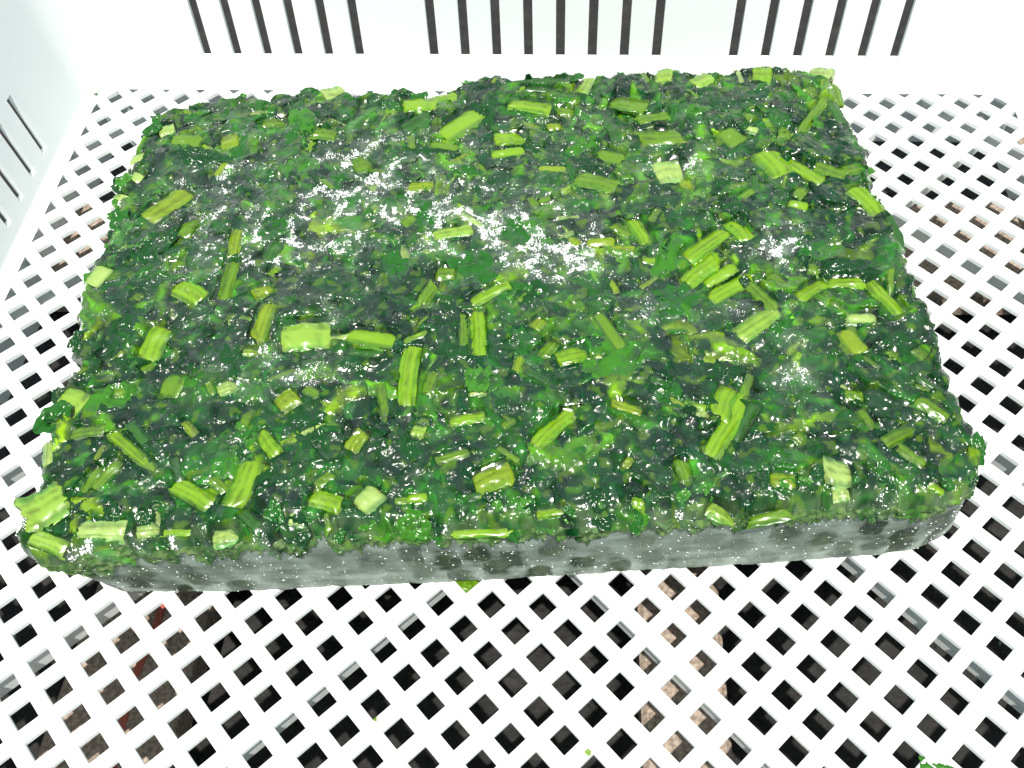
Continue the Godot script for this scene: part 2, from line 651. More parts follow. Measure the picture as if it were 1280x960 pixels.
func build_block() -> void:
	var base := U(-12.0, 0.0, -15.5)
	var block := thing("frozen_spinach_block", "big slab of frozen chopped spinach with frost and pale stem pieces", "frozen spinach", base)
	var V := func(s: Array) -> Array:
		var r := []
		for k in range(0, s.size(), 2):
			r.append(Vector2(s[k], s[k + 1]))
		return r
	var back := curve(V.call([-29.1, -24.9, -27.3, -25.5, -25.7, -25.8, -23.8, -26.1, -21.9, -26.7, -20.6, -26.3, -17.8, -26.3, -15.5, -26.7, -14.4, -27.3, -12.0, -27.6, -9.2, -27.9, -6.9, -27.9, -4.1, -28.3, -2.2, -28.1, -0.2, -28.6, 1.7, -28.2, 3.3, -28.6]), NX, 0.35, 1)
	var front := curve(V.call([-28.5, -1.5, -27.6, -1.0, -26.7, -1.2, -24.8, -1.7, -21.8, -1.9, -19.7, -2.1, -17.8, -2.4, -14.4, -2.7, -11.1, -2.9, -7.7, -3.3, -3.8, -3.7, 0.4, -4.2, 2.9, -4.4, 4.4, -4.6, 5.3, -5.2, 5.75, -6.4]), NX, 0.22, 2)
	var left := curve(V.call([-29.1, -24.9, -29.7, -24.1, -30.1, -22.1, -30.1, -19.6, -29.6, -17.5, -29.9, -15.7, -30.0, -13.8, -29.7, -11.8, -29.5, -10.4, -29.0, -9.2, -29.3, -7.9, -29.0, -5.8, -28.9, -4.3, -28.9, -2.5, -28.5, -1.5]), NZ, 0.35, 3)
	var right := curve(V.call([3.3, -28.6, 3.4, -25.3, 3.8, -24.2, 4.2, -22.7, 4.0, -20.9, 4.2, -19.7, 4.6, -18.7, 4.8, -15.3, 5.0, -14.2, 5.2, -12.5, 5.2, -10.4, 5.5, -8.9, 5.7, -7.5, 5.75, -6.4]), NZ, 0.35, 4)
	var W := NX + 1
	var total := W * (NZ + 1)
	var H := PackedFloat32Array()
	var C := PackedColorArray()
	H.resize(total)
	C.resize(total)
	H.fill(-0.32)
	C.fill(Color(0.006, 0.024, 0.011))
	# chopped leaves pressed together: each overlaps those beneath it
	var tones := [Color(0.002, 0.022, 0.005), Color(0.005, 0.038, 0.006), Color(0.009, 0.06, 0.006), Color(0.018, 0.09, 0.006), Color(0.04, 0.13, 0.005), Color(0.075, 0.165, 0.004), Color(0.11, 0.2, 0.004)]
	var cell := 0.0395
	for leaf in 2600:
		var ci := rng.randi_range(0, NX)
		var cj := rng.randi_range(0, NZ)
		var a := rng.randf() * TAU
		var big := rng.randf()
		var L := lerpf(0.45, 2.6, big * big)
		var B := L * rng.randf_range(0.22, 0.6)
		var ca := cos(a)
		var sa := sin(a)
		var z0 := rng.randf_range(-0.16, 0.14) - 0.05 * L
		var tu := rng.randf_range(-0.1, 0.1)
		var tv := rng.randf_range(-0.22, 0.22)
		var k1 := rng.randf_range(1.0, 3.0)
		var k2 := rng.randf_range(3.0, 7.0)
		var p1 := rng.randf() * TAU
		var p2 := rng.randf() * TAU
		var am := rng.randf_range(0.025, 0.07)
		var w := rng.randf()
		var ti := 0
		if w < 0.32: ti = 0
		elif w < 0.6: ti = 1
		elif w < 0.78: ti = 2
		elif w < 0.89: ti = 3
		elif w < 0.95: ti = 4
		elif w < 0.985: ti = 5
		else: ti = 6
		var tone: Color = tones[ti] * rng.randf_range(0.8, 1.25)
		var reach := int(L / cell * 1.1)
		for dj in range(maxi(-reach, -cj), mini(reach, NZ - cj) + 1):
			var row := (cj + dj) * W + ci
			var y := dj * cell
			for di in range(maxi(-reach, -ci), mini(reach, NX - ci) + 1):
				var x := di * cell
				var lu := x * ca + y * sa
				var lv := -x * sa + y * ca
				var e := (lu * lu) / (L * L) + (lv * lv) / (B * B)
				if e > 1.1:
					continue
				var rip := sin(k1 * lu + p1 + 1.5 * sin(k2 * lv))
				e += 0.22 * rip
				if e > 1.0:
					continue
				var h := z0 + tu * lu + tv * lv + am * rip + am * 0.8 * sin(k2 * lv + p2 + lu * 2.0) - 0.07 * e * e * e
				var at := row + di
				if h > H[at]:
					H[at] = h
					var vein := 1.0 + 0.45 * rip * sin(k2 * lv + p2 + lu * 2.0) + 0.12 * sin(k2 * 5.0 * lv)
					if absf(lv) < 0.025:
						vein *= 1.8
					C[at] = tone * vein
	soften(H, C, W, NZ + 1)
	soften(H, C, W, NZ + 1)
	# positions: the outline's net, the leaves' relief, broad swells and fine wrinkles
	var swell := smooth_noise(5, 0.16, 2)
	var crump := smooth_noise(6, 1.5, 2)
	var fine := smooth_noise(7, 5.0, 2)
	# wrinkles: thin crests that wander over the pressed leaves
	var crest := FastNoiseLite.new()
	crest.seed = 23
	crest.noise_type = FastNoiseLite.TYPE_SIMPLEX_SMOOTH
	crest.frequency = 0.75
	crest.fractal_type = FastNoiseLite.FRACTAL_RIDGED
	crest.fractal_octaves = 3
	crest.domain_warp_enabled = true
	crest.domain_warp_amplitude = 0.8
	crest.domain_warp_frequency = 0.6
	var hue := smooth_noise(8, 0.8, 3)
	var patch := smooth_noise(9, 0.55, 4)
	var rings := FastNoiseLite.new()
	rings.seed = 19
	rings.noise_type = FastNoiseLite.TYPE_CELLULAR
	rings.cellular_return_type = FastNoiseLite.RETURN_DISTANCE
	rings.fractal_type = FastNoiseLite.FRACTAL_NONE
	rings.frequency = 0.62
	var spots := [[-11.5, -16.8, 3.4, 2.5, 0.85], [-14.7, -17.6, 2.6, 1.8, 0.65], [-18.8, -20.6, 3.4, 3.0, 0.5], [-9.2, -15.2, 1.3, 0.9, 1.0], [-20.8, -9.3, 2.8, 1.3, 0.65], [-0.2, -16.3, 1.6, 1.4, 0.8], [-0.4, -9.6, 0.8, 1.6, 0.75], [-20.5, -16.8, 3.4, 2.4, 0.5], [-4.6, -21.3, 1.7, 1.4, 0.6], [-26.0, -20.0, 2.6, 4.5, 0.4], [-1.8, -12.2, 1.8, 1.2, 0.4], [-19.8, -12.0, 1.7, 1.0, 0.6], [-23.5, -14.0, 4.0, 3.0, 0.25], [-13.0, -22.5, 6.0, 2.5, 0.2], [-5.5, -13.0, 2.5, 1.3, 0.3]]
	top_at.resize(total)
	frosty.resize(total)
	var b00 := back[0]
	var b10 := back[NX]
	var b01 := front[0]
	var b11 := front[NX]
	for j in NZ + 1:
		var v := float(j) / NZ
		for i in W:
			var u := float(i) / NX
			var q := back[i] * (1.0 - v) + front[i] * v + left[j] * (1.0 - u) + right[j] * u - (b00 * (1.0 - u) + b10 * u) * (1.0 - v) - (b01 * (1.0 - u) + b11 * u) * v
			var k := j * W + i
			var d := minf(minf(u, 1.0 - u) * 33.5, minf(v, 1.0 - v) * 25.0)
			var y := 5.02 + H[k] * (0.45 + 0.55 * smoothstep(0.0, 0.5, d))
			y += 0.16 * swell.get_noise_2d(q.x, q.y) + 0.07 * crump.get_noise_2d(q.x, q.y)
			y += 0.06 * crest.get_noise_2d(q.x, q.y)
			y += 0.01 * fine.get_noise_2d(q.x, q.y)
			if d < 0.7:
				y -= 0.55 * pow(1.0 - d / 0.7, 2.0)
			top_at[k] = Vector3(q.x, y, q.y)
			var m := 0.0
			for s in spots:
				var ex: float = (q.x - s[0]) / s[2]
				var ez: float = (q.y - s[1]) / s[3]
				var r2 := ex * ex + ez * ez
				if r2 < 4.0:
					m += s[4] * exp(-r2 * 1.1)
			m = minf(m, 1.0)
			# the broken rim of the slab is whitened, most of all at the left
			m += smoothstep(0.8, 0.1, d) * clampf(0.25 + 1.3 * crump.get_noise_2d(q.x * 0.5 + 300.0, q.y * 0.5) + 0.35 * smoothstep(0.1, 0.0, u), 0.0, 0.8)
			m = minf(m, 1.0)
			var pn := patch.get_noise_2d(q.x, q.y)
			# frost lies in drifts and little rings
			var rn := rings.get_noise_2d(q.x + 0.3 * crump.get_noise_2d(q.x, q.y), q.y)
			var ring := exp(-pow((rn + 0.42) / 0.17, 2.0))
			var film := clampf((0.25 + 0.9 * ring + pn * 0.8) * m, 0.0, 1.0)
			frosty[k] = clampf(m * (0.1 + 0.9 * ring + 0.7 * maxf(pn, 0.0)), 0.0, 1.0)
			var c := C[k]
			var hz := hue.get_noise_2d(q.x, q.y)
			var hn := 1.0 + 0.6 * hz
			c = Color(c.r * hn, c.g * hn, c.b * hn)
			# paler bits lying deeper in the ice
			c = c.lerp(Color(0.08, 0.16, 0.006), 0.5 * smoothstep(0.28, 0.5, crump.get_noise_2d(q.x * 0.8 + 200.0, q.y * 0.8)))
			var edge := smoothstep(0.9, 0.0, d) * clampf(0.35 + crump.get_noise_2d(q.x * 0.7, q.y * 0.7 + 50.0) * 1.2, 0.0, 1.0)
			c = c.lerp(Color(0.2, 0.245, 0.2), film * 0.3)
			c = c.lerp(Color(0.09, 0.14, 0.06), edge * 0.6)
			C[k] = Color(c.r, c.g, c.b, 1.0)
	bed_stems()
	edge_tone.clear()
	for i in W:
		edge_tone.append(C[(NZ - 6) * W + i])
	var n := PackedVector3Array()
	n.resize(total)
	var pts := PackedVector3Array()
	pts.resize(total)
	for j in NZ + 1:
		for i in W:
			var k := j * W + i
			var dx := top_at[mini(i + 1, NX) + j * W] - top_at[maxi(i - 1, 0) + j * W]
			var dz := top_at[i + mini(j + 1, NZ) * W] - top_at[i + maxi(j - 1, 0) * W]
			n[k] = dz.cross(dx).normalized()
			var t := top_at[k]
			pts[k] = U(t.x, t.y, t.z) - base
	var idx := PackedInt32Array()
	idx.resize(NX * NZ * 6)
	var o := 0
	for j in NZ:
		for i in NX:
			var k := j * W + i
			idx[o] = k; idx[o + 1] = k + 1; idx[o + 2] = k + W
			idx[o + 3] = k + 1; idx[o + 4] = k + W + 1; idx[o + 5] = k + W
			o += 6
	part("leafy_top", surface(pts, n, C, idx), M.body, block)
	build_block_sides(block, base)
	place_stems(block, base)
	build_glaze(block, base)
	build_leaves(block, base)
	build_sheets(block, base)
	build_frost(block, base)


func surface(v: PackedVector3Array, n: PackedVector3Array, c: PackedColorArray, idx: PackedInt32Array) -> ArrayMesh:
	var a := []
	a.resize(Mesh.ARRAY_MAX)
	a[Mesh.ARRAY_VERTEX] = v
	a[Mesh.ARRAY_NORMAL] = n
	a[Mesh.ARRAY_COLOR] = c
	a[Mesh.ARRAY_INDEX] = idx
	var m := ArrayMesh.new()
	m.add_surface_from_arrays(Mesh.PRIMITIVE_TRIANGLES, a)
	return m


func build_block_sides(block: Node3D, base: Vector3) -> void:
	var W := NX + 1
	var V := func(s: Array) -> Array:
		var r := []
		for k in range(0, s.size(), 2):
			r.append(Vector2(s[k], s[k + 1]))
		return r
	var bottoms := [
		curve(V.call([-26.6, -1.9, -22.0, -2.1, -18.8, -2.4, -15.0, -2.7, -11.2, -3.05, -7.0, -3.5, -3.1, -3.9, 0.5, -4.3, 3.6, -4.7, 5.2, -5.2, 6.3, -6.1, 6.7, -7.4]), NX, 0.05, 12),
		curve(V.call([-28.2, -24.2, -28.6, -18.0, -28.2, -10.0, -27.6, -4.0, -26.6, -1.9]), NZ, 0.15, 13),
		curve(V.call([2.6, -27.8, 3.6, -20.0, 5.2, -13.0, 6.4, -9.0, 6.7, -7.4]), NZ, 0.15, 14),
		curve(V.call([-28.2, -24.2, -20.0, -25.8, -8.0, -27.2, 2.6, -27.8]), NX, 0.15, 11)]
	var streak := smooth_noise(51, 0.5, 3)
	streak.noise_type = FastNoiseLite.TYPE_PERLIN
	var bump := smooth_noise(52, 1.1, 3)
	var mott := smooth_noise(53, 0.7, 3)
	mott.noise_type = FastNoiseLite.TYPE_PERLIN
	var ragged := smooth_noise(54, 1.2, 3)
	var rows := 56
	for side in 4:
		var cols: int = NX if side == 0 or side == 3 else NZ
		var pts := PackedVector3Array()
		var col := PackedColorArray()
		var cm := PackedVector3Array()
		var rim := PackedVector3Array()
		for i in cols + 1:
			rim.append(top_at[NZ * W + i if side == 0 else i * W if side == 1 else i * W + NX if side == 2 else i])
		var calm := rim.duplicate()
		for i in cols + 1:
			var lo := maxi(i - 22, 0)
			var hi := mini(i + 22, cols)
			var sum := Vector3.ZERO
			var cnt := 0
			for q in range(lo, hi + 1, 2):
				sum += rim[q]
				cnt += 1
			calm[i] = sum / cnt
			calm[i] += (rim[i] - calm[i]) * (1.0 - smoothstep(0.0, 22.0, float(mini(i, cols - i))))
		for r in rows + 1:
			var t := float(r) / rows
			for i in cols + 1:
				var k := i
				if side == 0: k = NZ * W + i
				elif side == 1: k = i * W
				elif side == 2: k = i * W + NX
				var a := top_at[k]
				var b: Vector2 = bottoms[side][i]
				var fade := smoothstep(0.0, 0.03, float(i) / cols) * smoothstep(0.0, 0.03, 1.0 - float(i) / cols)
				var s := a.x if cols == NX else a.z
				var out: Vector3 = [Vector3(-0.1, 0, 1), Vector3(-1, 0, 0), Vector3(1, 0, 0), Vector3(0.1, 0, -1)][side]
				var drop := t
				var sm := smoothstep(0.02, 0.3, t)
				var a2 := a.lerp(calm[i], sm)
				var p := Vector3(lerpf(a2.x, b.x, t), lerpf(a2.y, 0.03, drop), lerpf(a2.z, b.y, t))
				var mid := sin(PI * t)
				if side == 0:
					s = p.x
				var lump := 0.0
				var ice := Color(0.19, 0.235, 0.205)
				if side == 0:
					# a mould's wall: nearly flat under a skin of grey ice, with rows of shallow dimples
					lump = 0.02 * bump.get_noise_2d(s * 0.8, t * 4.0)
					var band := 0.0
					for q in 2:
						var step := 1.42
						var sx := (s + 40.0 + q * 0.7) / step
						var fx := (sx - floorf(sx) - 0.5) * step + 0.3 * sin(floorf(sx) * 7.3 + q) + 0.3 * mott.get_noise_2d(s * 2.2, t * 9.0)
						var fy := (t - (0.48 if q == 0 else 0.8)) * 4.8 + 0.5 * sin(floorf(sx) * 3.1 + q * 2.0) + 0.9 * streak.get_noise_2d(s * 2.0, t * 16.0)
						var dd := fx * fx / 0.2 + fy * fy / 0.6
						band = maxf(band, minf(1.0, 2.2 * exp(-dd)) * (0.62 + 0.38 * sin(floorf(sx) * 5.7 + 1.3 * q)))
					lump -= 0.035 * band
					var thin := clampf(0.5 + 0.9 * mott.get_noise_2d(s, t * 4.0) + 0.55 * streak.get_noise_2d(s * 0.8, t * 22.0), 0.0, 1.0)
					var under := Color(0.006, 0.018, 0.009).lerp(Color(0.03, 0.055, 0.012), clampf(0.2 + 1.5 * mott.get_noise_2d(s * 1.5 + 90.0, t * 5.0), 0.0, 1.0))
					ice = ice.lerp(Color(0.36, 0.42, 0.375), smoothstep(0.35, 1.0, t) * 0.6)
					ice = under.lerp(ice, clampf((0.4 + 0.75 * thin) * (1.0 - 0.97 * band), 0.02, 1.0))
					var line := 0.17 + 0.22 * ragged.get_noise_2d(s, 0.0) + 0.16 * smoothstep(-22.0, -27.0, s)
					if t < line:
						var g := Color(0.03, 0.075, 0.02).lerp(Color(0.15, 0.22, 0.09), clampf(0.35 + 1.6 * ragged.get_noise_2d(s * 1.5, t * 12.0 + 30.0), 0.0, 1.0))
						var own := edge_tone[i]
						ice = g.lerp(Color(own.r * 1.6, own.g * 1.6, own.b * 1.6), clampf(0.5 + 2.5 * mott.get_noise_2d(s * 2.0, t * 6.0 + 11.0), 0.0, 1.0))
						lump += 0.14 * ragged.get_noise_2d(s * 1.7, t * 9.0) + 0.1
				else:
					lump = 0.3 * bump.get_noise_2d(s, t * 5.0) + 0.08 * ragged.get_noise_2d(s * 3.0, t * 14.0)
					var g := clampf(0.4 + 1.4 * ragged.get_noise_2d(s, t * 6.0 + 70.0), 0.0, 1.0)
					ice = Color(0.012, 0.045, 0.012).lerp(Color(0.06, 0.12, 0.045), g)
				lump *= fade * smoothstep(0.0, 0.06, t)
				if side == 0:
					lump += 0.05 * mid * fade
				p += out * lump
				cm.append(p)
				if side == 0 and r % 2 == 0:
					face_at.append(p)
				pts.append(U(p.x, p.y, p.z) - base)
				col.append(ice)
		var n := PackedVector3Array()
		var w2 := cols + 1
		for r in rows + 1:
			for i in cols + 1:
				var dx := cm[r * w2 + mini(i + 1, cols)] - cm[r * w2 + maxi(i - 1, 0)]
				var dy := cm[mini(r + 1, rows) * w2 + i] - cm[maxi(r - 1, 0) * w2 + i]
				var q := dy.cross(dx).normalized()
				if side == 1 or side == 3:
					q = -q
				if side == 2: q = -dx.cross(dy).normalized()
				var want: Vector3 = [Vector3(0, 0, 1), Vector3(-1, 0, 0), Vector3(1, 0, 0), Vector3(0, 0, -1)][side]
				if q.dot(want) < 0.0 and absf(q.dot(want)) > 0.05:
					q = -q
				n.append(q)
		var idx := PackedInt32Array()
		for r in rows:
			for i in cols:
				var k := r * w2 + i
				if side == 0 or side == 1:
					idx.append_array(PackedInt32Array([k, k + 1, k + w2, k + 1, k + w2 + 1, k + w2]))
				else:
					idx.append_array(PackedInt32Array([k, k + w2, k + 1, k + 1, k + w2, k + w2 + 1]))
		part(["icy_front_face", "side_face", "side_face", "side_face"][side], surface(pts, n, col, idx), M.side, block)


# A chopped piece of stalk lying along x: rounded above, flatter below, ribbed along its length, ends cut off unevenly.
func stem_mesh(sd: int) -> ArrayMesh:
	var r := RandomNumberGenerator.new()
	r.seed = sd
	var around := 30
	var along := 14
	var bend := r.randf_range(-0.4, 0.4)
	var taper := r.randf_range(-0.25, 0.2)
	var slant := r.randf_range(-0.9, 0.9)
	var slant2 := r.randf_range(-0.6, 0.6)
	var ridges := r.randi_range(2, 5)
	var deep := r.randf_range(0.05, 0.13)
	var ph := r.randf() * TAU
	var torn := r.randf_range(0.35, 0.75) if r.randf() < 0.45 else 0.0
	var f := smooth_noise(sd, 1.6, 3)
	var grain := []
	for a in around + 1:
		grain.append(r.randf_range(0.6, 1.35) * (1.5 if r.randf() < 0.16 else 1.0))
	grain[around] = grain[0]
	var P := func(i: int, a: int) -> Vector3:
		var t := float(i) / along - 0.5
		var an := TAU * a / around
		var rad := 0.5 * (1.0 + deep * sin(an * ridges * 2.0 + ph)) * (1.0 + taper * t * 1.3) * (1.0 + 0.24 * f.get_noise_2d(t * 1.6, an * 0.7))
		rad *= 1.0 - torn * smoothstep(0.05, 0.5, t)
		if i == 0 or i == along:
			rad *= 0.88
		var y := sin(an) * rad * (0.62 if sin(an) > 0.0 else 0.45)
		var z := cos(an) * rad
		var x := t + (slant if t > 0.0 else slant2) * z * absf(t) * 0.9
		if i == 0 or i == along:
			x += 0.09 * f.get_noise_2d(an * 2.0, 9.0 + i)
		return Vector3(x, y + bend * 0.25 * (0.25 - t * t) * 1.5 - 0.13 * pow(absf(t) * 2.0, 6.0), z + bend * (0.25 - t * t))
	var v := PackedVector3Array()
	var n := PackedVector3Array()
	var c := PackedColorArray()
	var idx := PackedInt32Array()
	for i in along + 1:
		for a in around + 1:
			var p: Vector3 = P.call(i, a)
			v.append(p)
			var da: Vector3 = P.call(i, a + 1) - P.call(i, a - 1)
			var dt: Vector3 = P.call(mini(i + 1, along), a) - P.call(maxi(i - 1, 0), a)
			n.append(dt.cross(da).normalized() if dt.cross(da).dot(Vector3(0, sin(TAU * a / around), cos(TAU * a / around))) > 0.0 else -dt.cross(da).normalized())
			var t := absf(float(i) / along - 0.5) * 2.0
			var g: float = grain[a] * (1.0 + 0.35 * f.get_noise_2d(i * 0.5, a * 0.9))
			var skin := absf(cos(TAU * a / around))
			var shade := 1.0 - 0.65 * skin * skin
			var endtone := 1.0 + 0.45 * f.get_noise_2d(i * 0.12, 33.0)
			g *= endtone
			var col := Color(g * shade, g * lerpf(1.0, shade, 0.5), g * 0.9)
			if t > 0.8:
				col = col.lerp(Color(1.9, 1.6, 4.0), (t - 0.8) / 0.2 * 0.6)
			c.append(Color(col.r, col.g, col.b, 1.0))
	var w := around + 1
	for i in along:
		for a in around:
			var k := i * w + a
			idx.append_array(PackedInt32Array([k, k + 1, k + w, k + 1, k + w + 1, k + w]))
	for e in 2:
		var ring := 0 if e == 0 else along * w
		var k := v.size()
		var mid := Vector3.ZERO
		for a in around:
			mid += v[ring + a] / around
		v.append(mid - Vector3(0.02 if e == 0 else -0.02, 0, 0) * -1.0)
		n.append(Vector3(-1 if e == 0 else 1, 0, 0))
		c.append(Color(1.7, 1.55, 2.4))
		for a in around + 1:
			v.append(v[ring + a])
			n.append(Vector3(-1 if e == 0 else 1, 0, 0))
			c.append(Color(1.35, 1.25, 1.7))
		for a in around:
			if e == 0:
				idx.append_array(PackedInt32Array([k, k + 2 + a, k + 1 + a]))
			else:
				idx.append_array(PackedInt32Array([k, k + 1 + a, k + 2 + a]))
	return surface(v, n, c, idx)


var stems := []
var laid := []      # [x, z, length, width, turn, tone, y, tilt, thickness]

# a stem piece: middle (cm), length, width, turn in degrees, tone
func s(x: float, z: float, l: float, w: float, turn: float, tone: String) -> void:
	laid.append([x, z, l, w, deg_to_rad(turn), tone, 0.0, 0.0, 0.0])


func bed_stems() -> void:
	# every piece is frozen into the slab: it gets its height, and the leaves under it give way
	lay_stems()
	for k in 105:
		var p := top_at[rng.randi_range(12, NZ - 12) * (NX + 1) + rng.randi_range(12, NX - 12)]
		var t: String = ["m", "m", "d", "d", "y", "b", "f", "m"][rng.randi_range(0, 7)]
		laid.append([p.x, p.z, rng.randf_range(0.5, 1.3), rng.randf_range(0.25, 0.55), rng.randf() * TAU, t, 0.0, 0.0, 0.0])
	for d in laid:
		var l: float = d[2]
		var w: float = d[3]
		var ux := cos(d[4])
		var uz := -sin(d[4])
		var low := 0.0
		var high := 0.0
		var mid := 0.0
		for q in [-0.6, 0.6]:
			low += top_at[index_at(d[0] - ux * l * 0.4 + uz * w * q * 0.5, d[1] - uz * l * 0.4 - ux * w * q * 0.5)].y * 0.5
			mid += top_at[index_at(d[0] + uz * w * q * 0.5, d[1] - ux * w * q * 0.5)].y * 0.5
			high += top_at[index_at(d[0] + ux * l * 0.4 + uz * w * q * 0.5, d[1] + uz * l * 0.4 - ux * w * q * 0.5)].y * 0.5
		if d[2] > 1.4 and rng.randf() < 0.15:
			d[6] -= 0.05
		d[8] = clampf(w, 0.3, 0.85) * rng.randf_range(0.75, 1.0)
		d[7] = clampf((high - low) / (l * 0.8), -0.25, 0.25)
		d[6] = (low + mid + high) / 3.0 + rng.randf_range(-0.11, 0.02) - 0.34 * d[8]
		var at := index_at(d[0], d[1])
		var ci := at % (NX + 1)
		var cj := at / (NX + 1)
		var reach := int((l + w) * 0.62 / 0.036) + 2
		for j in range(maxi(cj - reach, 0), mini(cj + reach, NZ) + 1):
			for i in range(maxi(ci - reach, 0), mini(ci + reach, NX) + 1):
				var k := j * (NX + 1) + i
				var p := top_at[k]
				var lu: float = (p.x - d[0]) * ux + (p.z - d[1]) * uz
				var lv: float = -(p.x - d[0]) * uz + (p.z - d[1]) * ux
				var e := maxf(absf(lu) / (l * 0.5), absf(lv) / (w * 0.5))
				if e < 1.25:
					var top: float = d[6] + d[7] * lu + maxf(0.0, e - 0.85) * 2.2 + 0.03
					if p.y > top:
						top_at[k].y = top


func place_stems(block: Node3D, base: Vector3) -> void:
	for k in 12:
		stems.append(stem_mesh(100 + k))
	for d in laid:
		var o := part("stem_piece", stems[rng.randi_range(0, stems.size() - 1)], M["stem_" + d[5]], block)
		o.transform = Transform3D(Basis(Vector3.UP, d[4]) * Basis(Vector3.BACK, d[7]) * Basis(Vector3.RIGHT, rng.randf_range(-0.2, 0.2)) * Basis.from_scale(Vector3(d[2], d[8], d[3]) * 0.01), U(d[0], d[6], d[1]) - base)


func build_glaze(block: Node3D, base: Vector3) -> void:
	# a skin of ice that rounds off the leaves and stems; the highest of them break through it
	var w := NX / 2 + 1
	var rows := NZ / 2 + 1
	var y := PackedFloat32Array()
	y.resize(w * rows)
	for j in rows:
		for i in w:
			y[j * w + i] = top_at[mini(j * 2, NZ) * (NX + 1) + mini(i * 2, NX)].y
	for pass_ in 3:
		for way in 2:
			var st := 1 if way == 0 else w
			var y0 := y.duplicate()
			for k in range(2 * w, w * (rows - 2)):
				y[k] = y0[k] * 0.3 + (y0[k - st] + y0[k + st]) * 0.22 + (y0[k - 2 * st] + y0[k + 2 * st]) * 0.13
	var milk := smooth_noise(61, 0.9, 3)
	var speck := smooth_noise(62, 7.0, 2)
	var wave := smooth_noise(63, 1.6, 2)
	var v := PackedVector3Array()
	var p3 := PackedVector3Array()
	var n := PackedVector3Array()
	var c := PackedColorArray()
	for j in rows:
		for i in w:
			var k := mini(j * 2, NZ) * (NX + 1) + mini(i * 2, NX)
			var p := top_at[k]
			var edge := minf(minf(i, w - 1 - i), minf(j, rows - 1 - j))
			p.y = lerpf(p.y - 0.1, y[j * w + i] + 0.03 + 0.06 * wave.get_noise_2d(p.x, p.z), smoothstep(0.0, 9.0, edge))
			p3.append(p)
			v.append(U(p.x, p.y, p.z) - base)
			var f := frosty[k]
			var m := milk.get_noise_2d(p.x, p.z)
			var a := clampf(0.3 * maxf(m - 0.22, 0.0) + f * (0.45 + 1.4 * speck.get_noise_2d(p.x, p.z)), 0.0, 1.0)
			c.append(Color(0.85, 0.95, 0.86) * a)
	for j in rows:
		for i in w:
			var dx := p3[j * w + mini(i + 1, w - 1)] - p3[j * w + maxi(i - 1, 0)]
			var dz := p3[mini(j + 1, rows - 1) * w + i] - p3[maxi(j - 1, 0) * w + i]
			n.append(dz.cross(dx).normalized())
	var idx := PackedInt32Array()
	for j in rows - 1:
		for i in w - 1:
			var k := j * w + i
			idx.append_array(PackedInt32Array([k, k + 1, k + w, k + 1, k + w + 1, k + w]))
	part("ice_glaze", surface(v, n, c, idx), M.ice, block)


# A torn, crinkled piece of leaf lying flat, about one unit across.
func leaf_mesh(sd: int) -> ArrayMesh:
	var r := RandomNumberGenerator.new()
	r.seed = sd
	var f := smooth_noise(sd, 0.9, 3)
	var g := smooth_noise(sd + 50, 2.6, 2)
	var rings := 9
	var around := 30
	var curl := r.randf_range(-0.5, 0.35)
	var fold := r.randf_range(0.0, 0.22)
	var fa := r.randf() * TAU
	var P := func(i: int, a: int) -> Vector3:
		var an := TAU * a / around
		var edge := 0.5 * (1.0 + 0.45 * f.get_noise_2d(cos(an) * 0.9, sin(an) * 0.9) + 0.12 * g.get_noise_2d(cos(an), sin(an)))
		var rr := float(i) / rings * edge
		var x := cos(an) * rr
		var z := sin(an) * rr
		var along := x * cos(fa) + z * sin(fa)
		var y := 0.17 * f.get_noise_2d(x * 2.2 + 7.0, z * 2.2) + 0.05 * g.get_noise_2d(x * 2.4, z * 2.4 + 5.0) + curl * rr * rr - fold * absf(along)
		return Vector3(x, y, z)
	var v := PackedVector3Array()
	var n := PackedVector3Array()
	var c := PackedColorArray()
	var idx := PackedInt32Array()
	var w := around + 1
	for i in rings + 1:
		for a in around + 1:
			v.append(P.call(i, a))
			var da: Vector3 = P.call(maxi(i, 1), a + 1) - P.call(maxi(i, 1), a - 1)
			var dt: Vector3 = P.call(mini(i + 1, rings), a) - P.call(maxi(i - 1, 0), a)
			var q := da.cross(dt).normalized()
			n.append(q if q.y > 0.0 else -q)
			var p := v[v.size() - 1]
			var b := 1.0 + 0.7 * f.get_noise_2d(p.x * 3.0 + 30.0, p.z * 3.0)
			var vein := absf(fposmod((p.x * cos(fa) + p.z * sin(fa)) * 5.0 + absf(p.x * sin(fa) - p.z * cos(fa)) * 4.0, 1.0) - 0.5)
			if vein < 0.07:
				b *= 1.5
			c.append(Color(b, b, b * 0.95, 1.0))
	for i in rings:
		for a in around:
			var k := i * w + a
			idx.append_array(PackedInt32Array([k, k + w, k + 1, k + 1, k + w, k + w + 1]))
	return surface(v, n, c, idx)


